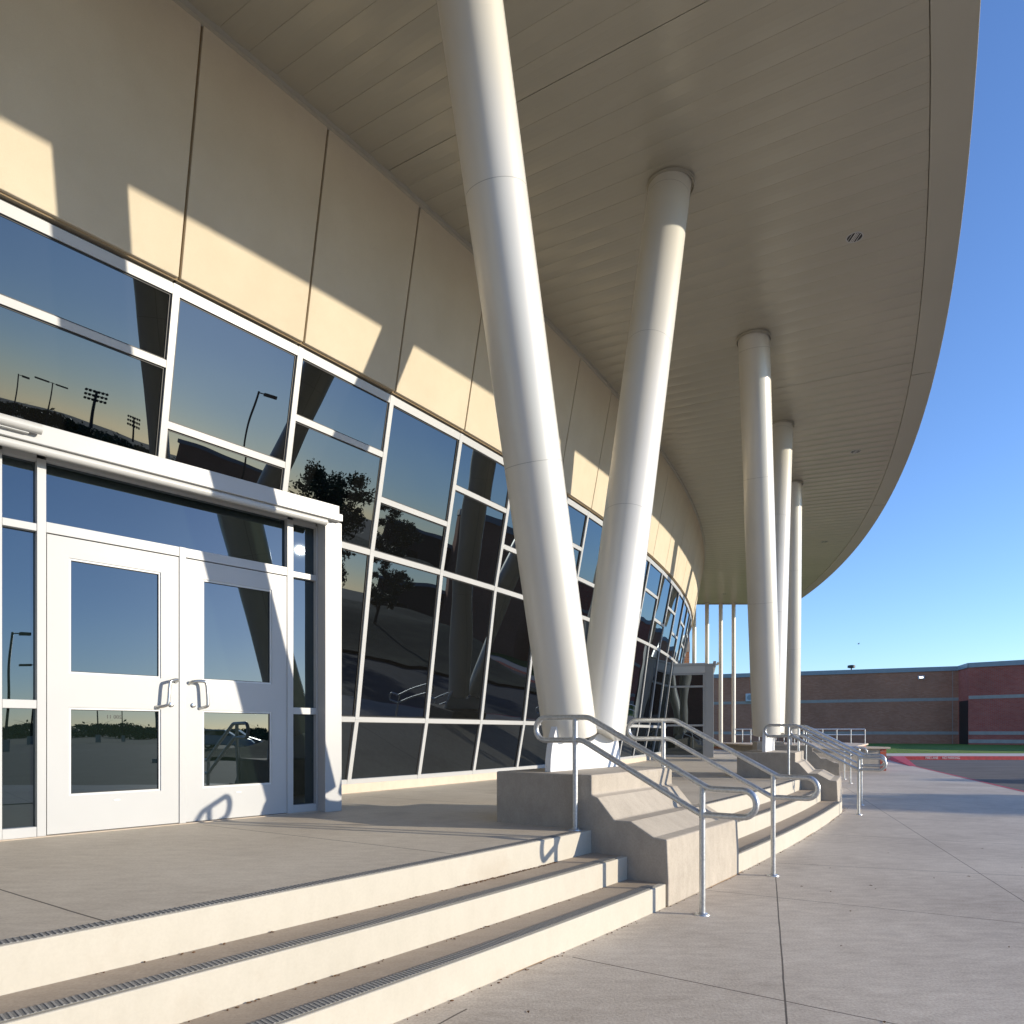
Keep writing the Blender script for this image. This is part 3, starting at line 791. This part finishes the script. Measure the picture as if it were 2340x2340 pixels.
    # dark reveal gaps
    bx('gasket', 'dark', [(-.0062, .0012, .001, .03, .01, 2.149), (.9232, .9252, 0, .03, .01, 2.149), (.9768, .979, -.002, .03, .01, 2.149), (.0, 1.885, .0, .03, 2.141, 2.1515), (0, 1.885, 0, .03, .007, .0125)], bevel=0)
    # head: fascia box, gutter pipe and tube fitting
    bx('fascia', 'white', [(SL-.04, 2.305, -.215, -.135, 2.695, 2.832), (SL-.02, 2.35, -.205, 1.45, 2.7, 2.765)], bevel=.004)
    m = MB(); m.tube([(SL+.02, -.165, 2.668), (2.195, -.165, 2.668)], .032, 16); m.build('gutter_rail', 'pipe_grey', root, smooth=50)
    m = MB(); m.tube([(-1.05+.6, -.262, 2.775), (-.10, -.262, 2.775)], .033, 20); t = m.build('tube_fitting', 'pipe_grey', root, smooth=50)
    m = MB(); m.box(-.40, -.17, -.255, -.216, 2.735, 2.755); m.build('bracket', 'grey_frame', t)
    # side walls
    for x, nx in ((SL, -1), (SR, 1)):
        sgn = nx; xi = x-sgn*.02
        B = []
        def b(y0, y1, z0, z1, e=.0): B.append((min(x-sgn*.008-sgn*e, x-sgn*.085), max(x-sgn*.008-sgn*e, x-sgn*.085), y0, y1, z0, z1))
        b(.101, .16, .004, 2.50); b(1.30, 1.36, .004, 2.50)
        for z0, z1 in ((.004, .07), (.92, .975), (2.07, 2.125), (2.44, 2.50)): b(.1605, 1.2995, z0, z1, .0015)
        bx('side_frame', 'white', B, bevel=.002)
        bx('side_head_panel', 'grey_frame', [(min(x-sgn*.004, x-sgn*.09), max(x-sgn*.004, x-sgn*.09), .101, 1.40, 2.503, 2.79)], bevel=.002)
        for z0, z1 in ((.05, .95), (.95, 2.1), (2.1, 2.46)):
            m = MB(); m.quad((x-sgn*.045, .13, z0), (x-sgn*.045, 1.33, z0), (x-sgn*.045, 1.33, z1), (x-sgn*.045, .13, z1)); m.build('side_pane', 'door_glass', root)
    # interior lining so that nothing shows through
    bx('lining', 'dark', [(SL+.1, SR-.1, .12, 1.4, .01, 2.65)], bevel=0)
    return root
O1 = (-3.30, 5.117)
v1 = make_vestibule(); v1.location = (O1[0], O1[1], PZ); v1.rotation_euler = (0, 0, rad(48.0))
tag(v1, 'white framed entrance vestibule with double doors at left', 'vestibule', 'white entrance vestibules')
v2 = copy_tree(v1)
T2 = 75.5; t2 = Vector((math.cos(rad(T2)), math.sin(rad(T2)))); y2 = Vector((-t2.y, t2.x))
corner = Vector((5.92, 21.2)); loc = corner-t2*(-.50)-y2*(-.144)
v2.location = (loc.x, loc.y, PZ); v2.rotation_euler = (0, 0, rad(T2))
tag(v2, 'distant grey white vestibule seen side on at the end of the curved glazing', 'vestibule', 'white entrance vestibules')
# mirrored number on the left door glass
o = text_obj('200 11', .040, 'dark', 'door_number', mirror=True, ext=.0004)
o.parent = [c for c in bpy.data.objects if c.parent == v1 and c.name.startswith('door')][0]
o.rotation_euler = (rad(90), 0, 0); o.location = (.505, .0105, .735+.105)

# ------------------------------------------------------------------ slender posts, guard rail, low walls
SLB = ['first slender cream post from the left under the canopy end', 'second slender cream post from the left under the canopy end', 'third slender cream post from the left under the canopy end', 'rightmost of the four slender cream posts under the canopy end']
for i, x in enumerate((8.35, 8.94, 9.57, 10.16)):
    m = MB(); m.tube([(x, 33.1, .3), (x, 33.1, ZS)], .092, 20); o = m.build('slender_post', 'column', smooth=50)
    tag(o, SLB[i], 'post', 'slender posts under the canopy end')
    m = MB(); m.tube([(x, 33.1, 1.28), (x, 33.1, 1.31)], .096, 20, caps=False); m.tube([(x, 33.1, 1.16), (x, 33.1, 1.19)], .096, 20, caps=False); m.build('band_clamp', 'steel', o)
def guard(x0, x1, y, zb, n, lab):
    root = empty('guard_rail', ((x0+x1)/2, y, zb)); tag(root, lab, 'guard rail', 'pipe guard rails beyond the platform')
    cx_ = (x0+x1)/2
    m = MB()
    m.tube([(x0-cx_, 0, .86), (x1-cx_, 0, .86)], .024, 10); m.tube([(x0-cx_, 0, .62), (x1-cx_, 0, .62)], .022, 10); m.build('rail', 'galv', root, smooth=50)
    for i in range(n):
        x = x0+(x1-x0)*i/(n-1)-cx_
        m = MB(); m.tube([(x, 0, 0), (x, 0, .86)], .024, 10); m.build('post', 'galv', root, smooth=50)
guard(9.72, 11.9, 31.6, PZ+.02, 7, 'short pipe guard rail left of the second column pair')
guard(12.2, 15.25, 31.2, PZ+.02, 6, 'long pipe guard rail beyond the handrails and planter wall')
m = MB(); m.box(8.4, 12.0, 31.4, 31.75, .3, .62); o = m.build('brick_curb', 'brick_orange', uvscale=1); tag(o, 'low orange brick curb under the short guard rail', 'low wall')
root = empty('planter_wall', (10.6, 25, 0)); tag(root, 'low wall coloured darker for its shade, with pale cap and a red brick end beyond the handrails', 'low wall')
def pw(o): o.parent = root; o.location = (-10.6, -25, 0)
m = MB(); m.prism([(9.3, 23.1), (11.78, 23.1), (11.5, 24.9), (14.9, 30.9), (14.9, 33.2), (9.3, 33.2)], -.02, .70); pw(m.build('wall', 'block'))  # darker concrete stands in for the shade on this wall
m = MB(); m.prism([(11.781, 23.09), (11.97, 23.09), (11.72, 24.8), (15.1, 30.8), (15.1, 33.2), (14.901, 33.2), (14.901, 30.9), (11.501, 24.9)], -.02, .699); pw(m.build('brick_side', 'brick_red', uvscale=1))
m = MB(); m.prism([(9.2, 23.0), (12.06, 23.0), (11.84, 24.8), (15.2, 30.8), (15.2, 33.3), (9.2, 33.3)], .70, .765); pw(m.build('cap', 'curb', bevel=.01))

# ------------------------------------------------------------------ far brick building
fb = empty('brick_school_wing', (30, 70, 0)); tag(fb, 'long low brick building across the lawn with grey stone bands', 'building')
def fput(o): o.parent = fb; o.location = (-30, -70, 0)
A_, B_ = Vector((12.0, 82.8)), Vector((42.3, 68.4)); C_ = Vector((41.3, 65.3)); D_ = Vector((62, 45.6))
HT = 7.52
def wallseg(a, b, z0, z1, mat, name, d=.3, off=0., uv=1, bevel=0):
    t = (b-a).normalized(); n = Vector((t.y, -t.x)); m = MB()
    p = [a+n*off, b+n*off, b-n*d, a-n*d]
    m.prism([(q.x, q.y) for q in p], z0, z1); o = m.build(name, mat, uvscale=uv); fput(o); return o
wallseg(A_, B_, .1, HT-.42, 'brick_brown', 'wall'); wallseg(B_, C_, 0, HT-.42, 'brick_red', 'wall', d=.2); wallseg(C_, D_, 0, HT-.42, 'brick_red', 'wall')
for a, b in ((A_, B_), (B_, C_), (C_, D_)): wallseg(a, b, HT-.42, HT, 'coping', 'coping', d=.35, off=.10)
for z, h in ((4.25, .30), (1.03, .30)):
    wallseg(A_, B_, z, z+h, 'cast', 'stone_band', off=.02, d=.01); wallseg(C_, D_, z, z+h, 'cast', 'stone_band', off=.03, d=.01)
wallseg(C_, D_, .28, .60, 'cast', 'stone_band', off=.03, d=.01)
m = MB(); t = (C_-B_).normalized(); n = Vector((t.y, -t.x))
p0, p1 = B_+t*.35+n*.03, C_-t*.15+n*.03
m.prism([(p0.x, p0.y), (p1.x, p1.y), (p1.x-n.x*.02, p1.y-n.y*.02), (p0.x-n.x*.02, p0.y-n.y*.02)], .05, 4.15); fput(m.build('door_recess', 'dark'))  # flat black panel stands in for the shade inside the recess
m = MB(); m.prism([(A_.x, A_.y+.5), (B_.x+1.2, B_.y+.5), (C_.x+1.6, C_.y+1.0), (D_.x, D_.y+.5), (70, 60), (70, 90), (12, 90)], 0, HT-.6); fput(m.build('roof', 'coping'))
tl = (B_-A_).normalized(); nl = Vector((tl.y, -tl.x))
# expansion joints
for s_ in (.22, .52, .985): 
    q = A_+(B_-A_)*s_; m = MB(); r_ = q+tl*.04
    m.prism([(q.x+nl.x*.005, q.y+nl.y*.005), (r_.x+nl.x*.005, r_.y+nl.y*.005), (r_.x-nl.x*.01, r_.y-nl.y*.01), (q.x-nl.x*.01, q.y-nl.y*.01)], .1, HT-.45); fput(m.build('expansion_joint', 'cast'))
# wall pack lamp, loudspeaker box, roof vent
em, ent, eb = new_mat('lit_lamp_lens'); eb.inputs['Emission Color'].default_value = (1, .93, .8, 1); eb.inputs['Emission Strength'].default_value = 3.0
M['lens'] = em
def onwall(u, Zc):
    k = (u-1170)/1650; d_ = B_-A_; t_ = (k*A_.y-A_.x)/(d_.x-k*d_.y); p = A_+d_*t_; return p
ang = math.atan2(tl.y, tl.x)
p = onwall(2105, 0); o = MB(); o.box(-.28, .28, -.12, .0, -.17, .17); wp = o.build('wall_lamp', 'grey_frame', bevel=.03)
wp.location = (p.x+nl.x*.01, p.y+nl.y*.01, 1.225+(1674-1548)*p.y/1650); wp.rotation_euler = (0, 0, ang)
o = MB(); o.box(-.15, .15, -.135, -.119, -.06, .06); o.build('lens', 'lens', wp); tag(wp, 'small lit wall lamp high on the distant brown brick wall', 'wall lamp')
p = onwall(1714, 0); o = MB(); o.box(-.42, .42, -.25, 0, -.42, .42); wp = o.build('wall_vent_box', 'grey_frame', bevel=.04)
wp.location = (p.x+nl.x*.01, p.y+nl.y*.01, 1.225+(1674-1594)*p.y/1650); wp.rotation_euler = (0, 0, ang)
o = MB(); o.tube([(0, -.252, 0), (0, -.262, 0)], .28, 20); o.build('grille', 'coping', wp); tag(wp, 'white square box on the brown brick wall left of the second column pair', 'wall box')
p = onwall(1952, 0); o = MB(); o.tube([(0, 0, 0), (0, 0, .3)], .06, 10); o.tube([(0, 0, .25), (0, 0, .29), (0, 0, .52), (0, 0, .56)], [.2, .36, .36, .2], 16)
wp = o.build('roof_vent', 'lampblack', smooth=40); wp.location = (p.x, p.y+.6, HT-.05); tag(wp, 'dark mushroom vent on the roof edge of the brick building', 'roof vent')
# bird and dark shrub
m = MB(); m.tube([(-.12, 0, 0), (0, 0, .02), (.14, 0, .03)], [.01, .035, .008], 8)
m.extrude([(0, 0, .02), (-.05, .03, .09), (-.02, .30, .14), (.06, .03, .05)], (0, 0, .006)); m.extrude([(0, 0, .02), (-.05, -.03, .09), (-.02, -.30, .14), (.06, -.03, .05)], (0, 0, .006))
o = m.build('bird', 'lampblack', smooth=True); k = (1962-1170)/1650; o.scale = (.5, .5, .5); o.location = (k*42, 42, 1.225+(1674-1472)*42/1650); tag(o, 'tiny dark bird flying in the sky right of the columns', 'bird')

# ------------------------------------------------------------------ vegetation, lamps and buildings mirrored in the glass
def tree(name, loc, h, cr, crz, nleaf, lab, seed, mat='leaf', leafs=.10, trunk=1.6, group=None):
    rnd = random.Random(seed); root = empty(name, loc); tag(root, lab, 'tree', group)
    m = MB(); m.tube([(0, 0, -.1), (.03, .02, trunk*.5), (0, .05, trunk), (.05, 0, h*.75)], [.16*h/6, .13*h/6, .11*h/6, .02], 8)
    for i in range(9):
        a = rnd.uniform(0, 6.28); z0 = rnd.uniform(trunk*.8, h*.6); L = cr*rnd.uniform(.3, .55)
        m.tube([(0, 0, z0), (math.cos(a)*L*.5, math.sin(a)*L*.5, z0+L*.35), (math.cos(a)*L, math.sin(a)*L, z0+L*.55)], [.06*h/6, .035*h/6, .008], 6)
    m.build('trunk', 'bark', root, smooth=True)
    m = MB(); zc = trunk+crz*.92; cl = []
    for i in range(46):
        a = rnd.uniform(0, 6.28); ct = rnd.uniform(-.9, 1); st = math.sqrt(1-ct*ct); rr = rnd.uniform(.45, 1.0)
        cl.append((math.cos(a)*st*cr*rr, math.sin(a)*st*cr*rr, zc+ct*crz*rr, rnd.uniform(.22, .42)*cr*.62))
    for i in range(nleaf):
        c = cl[rnd.randrange(len(cl))]; v = Vector((rnd.gauss(0, 1), rnd.gauss(0, 1), rnd.gauss(0, .8))).normalized()*c[3]*rnd.uniform(.3, 1.05)
        p = Vector(c[:3])+v; s_ = leafs*rnd.uniform(.6, 1.3)
        t = Vector((rnd.gauss(0, 1), rnd.gauss(0, 1), rnd.gauss(0, 1))).normalized(); b = t.orthogonal().normalized()*s_*.5
        m.quad(p-t*s_, p+b, p+t*s_, p-b)
    m.build('crown', mat, root)
    return root
tree('broadleaf_tree', (27.5, 8.6, .25), 6.0, 2.5, 2.1, 9000, 'round dark tree mirrored in the glazing above the vestibule corner', 3, trunk=1.5)
tree('broadleaf_tree', (33, 15, 1.0), 4.6, 1.9, 1.6, 5000, 'smaller olive tree mirrored low in the central glazing', 5, 'leaf2', trunk=1.2)
for i in range(16):
    a = rad(-33+i*1.55+random.uniform(-.3, .3)); D = 175+random.uniform(-14, 14)
    h = random.uniform(3.6, 5.4)
    if i == 0: 
        far0 = tree('broadleaf_tree', (D*math.cos(a), 5+D*math.sin(a), 0), 5.0, 5.2, 1.25, 2200, 'dark tree of the distant row mirrored in the left door glass', 11, leafs=.42, trunk=.45, group='distant tree row mirrored in the door glass'); fo = far0
    else:
        fo = copy_tree(far0)
    fo.location = (D*math.cos(a), 5+D*math.sin(a), 0); fo.rotation_euler = (0, 0, i*1.3); fo.scale = (1, 1, h/6.2)
def lamp(D, az, p, ztop, heads, lab, head_w=.75):
    x, y = p[0]+D*math.cos(rad(az)), p[1]+D*math.sin(rad(az)); root = empty('parking_lamp', (x, y, 0)); tag(root, lab, 'street lamp', 'parking lot lamps mirrored in the glass')
    m = MB(); m.tube([(0, 0, 0), (0, 0, .75)], .28, 16); m.build('concrete_base', 'curb', root, smooth=40)
    m = MB(); m.tube([(0, 0, .75), (0, 0, ztop)], [.085, .06], 10); m.build('pole', 'lampblack', root, smooth=True)
    for s in heads:
        m = MB(); m.box(*(sorted((0, s*.35))), -.03, .03, ztop-.12, ztop-.05); hx = sorted((s*.35, s*(.35+head_w))); m.box(hx[0], hx[1], -.18, .18, ztop-.2, ztop)
        h = m.build('lamp_head', 'lampblack', root); 
    root.rotation_euler = (0, 0, rad(az+80))
lamp(110, -22.3, (-3.73, 5.6), 6.9, (1, -1), 'twin headed lamp post mirrored in the upper left window', 1.3)
lamp(50, -6.6, (-2.5, 7.05), 9.2, (1,), 'tall single headed lamp post mirrored in the second upper window', .8)
lamp(54, -28.9, (-3.44, 4.96), 8.0, (1,), 'lamp post mirrored at the left edge of the sidelight', .6)
lamp(82, -27.6, (-3.37, 5.04), 8.1, (1, -1), 'twin headed lamp post mirrored beside the left door frame', .9)
lamp(95, -24.0, (-3.06, 5.38), 6.2, (1,), 'thin lamp post mirrored low in the left door glass', .6)
def stadium(D, az, p, ztop, lab):
    x, y = p[0]+D*math.cos(rad(az)), p[1]+D*math.sin(rad(az)); root = empty('stadium_light', (x, y, -3), rad(az+85)); tag(root, lab, 'stadium light', 'stadium light towers mirrored in the glass')
    H = ztop+3
    m = MB(); m.tube([(0, 0, 0), (0, 0, H)], [.8, .45], 8); m.build('pole', 'lampblack', root)
    for r in range(3):
        m = MB(); m.box(-4, 4, -.15, .15, H-.3-r*2.1, H-r*2.1); c = m.build('crossarm', 'lampblack', root)
        for j in range(6):
            m = MB(); m.tube([(-3.6+j*1.44, .3, H-.1-r*2.1), (-3.6+j*1.44, -.7, H-.6-r*2.1)], [.35, .65], 8); m.build('floodlight', 'lampblack', c)
stadium(430, -20.1, (-3.53, 5.83), 18, 'taller stadium light tower mirrored in the upper left window')
stadium(560, -17.9, (-3.37, 6.07), 13, 'smaller stadium light tower mirrored right of the taller one')
# low buildings mirrored in the glazing
def lowb(az0, az1, D, h, lab, mat, name='low_building'):
    p = (-1.6, 8.2); a0, a1 = Vector((p[0]+D*math.cos(rad(az0)), p[1]+D*math.sin(rad(az0)))), Vector((p[0]+D*math.cos(rad(az1)), p[1]+D*math.sin(rad(az1))))
    t = (a1-a0).normalized(); n = Vector((t.y, -t.x))
    if n.dot(a0) < 0: n = -n
    b0, b1 = a0+n*18, a1+n*18
    m = MB(); m.prism([(a0.x, a0.y), (b0.x, b0.y), (b1.x, b1.y), (a1.x, a1.y)], 0, h-.4); o = m.build(name, mat, uvscale=1)
    cz = MB(); c0, c1 = a0-n*.2-t*.2, a1-n*.2+t*.2; cz.prism([(c0.x, c0.y), (b0.x-t.x*.2, b0.y-t.y*.2), (b1.x+t.x*.2, b1.y+t.y*.2), (c1.x, c1.y)], h-.4, h); cz.build('coping', 'coping', o)
    for i in range(3):
        q = a0+(a1-a0)*(.2+.3*i); w_ = 1.5
        mm = MB(); mm.prism([(q.x-n.x*.03, q.y-n.y*.03), (q.x+t.x*w_-n.x*.03, q.y+t.y*w_-n.y*.03), (q.x+t.x*w_-n.x*.01, q.y+t.y*w_-n.y*.01), (q.x-n.x*.01, q.y-n.y*.01)], 1.0, 2.6); mm.build('window', 'glass', o)
    tag(o, lab, 'building'); return o
lowb(-12.5, -5.2, 85, 5.2, 'low flat building mirrored in the window above the vestibule', 'brick_brown')
lowb(10, 21, 80, 5.4, 'low brick building mirrored in the central glazing', 'brick_umber')
m = MB(); m.prism([(71+8*math.cos(rad(i*22.5)), 41+8*math.sin(rad(i*22.5))) for i in range(16)], 0, 9.3); o = m.build('round_tower', 'brick_brown', uvscale=1)
m = MB(); m.prism([(71+8.15*math.cos(rad(i*22.5)), 41+8.15*math.sin(rad(i*22.5))) for i in range(16)], 8.7, 9.32); m.build('parapet', 'coping', o)
tag(o, 'round brown tower mirrored in the glazing left of the big column', 'building')
m = MB(); m.box(-60, 14, -75, -60, 0, 13); o = m.build('added_hall', 'brick_brown', uvscale=1); m = MB(); m.box(-60.2, 14.2, -75.2, -59.8, 13, 13.5); m.build('coping', 'coping', o)  # unseen hall, added so the far vestibule glass reflects dark
tag(o, 'unseen brick hall added behind the camera to darken the far vestibule glass', 'building')
# parked cars mirrored in the right door
def car(x, y, rz, paint, lab):
    root = empty('parked_car', (x, y, 0), rz); tag(root, lab, 'car', 'cars mirrored in the door glass')
    prof_ = [(-2.2, .35), (-2.25, .75), (-2.1, .95), (-1.55, 1.02), (-1.0, 1.42), (.55, 1.45), (1.15, 1.0), (2.0, .85), (2.25, .65), (2.2, .35)]
    m = MB(); m.extrude([(a, -.86, b) for a, b in prof_], (0, 1.72, 0)); m.build('body', paint, root, bevel=.09, seg=3)
    m = MB(); m.extrude([(-1.38, -.875, 1.04), (-.95, -.875, 1.36), (.5, -.875, 1.38), (.98, -.875, 1.03)], (0, 1.75, 0)); m.build('side_windows', 'glass', root)
    for wx in (-1.4, 1.4):
        for wy in (-.84, .66):
            m = MB(); m.tube([(wx, wy, .33), (wx, wy+.19, .33)], .33, 20); w = m.build('wheel', 'dark', root); m = MB(); m.tube([(wx, wy-.01, .33), (wx, wy+.2, .33)], .2, 16); m.build('rim', 'steel', w)
M['car_silver'] = painted('silver_car_paint', (.5, .51, .52), .25, .6, 0, .5); M['car_dark'] = painted('dark_car_paint', (.04, .05, .06), .25, .6, 0, .5)
car(40, -6.2, 1.4, 'car_silver', 'silver car parked, mirrored in the right door glass'); car(44.5, -6.6, 1.45, 'car_dark', 'dark car parked, mirrored at the right edge of the right door glass')
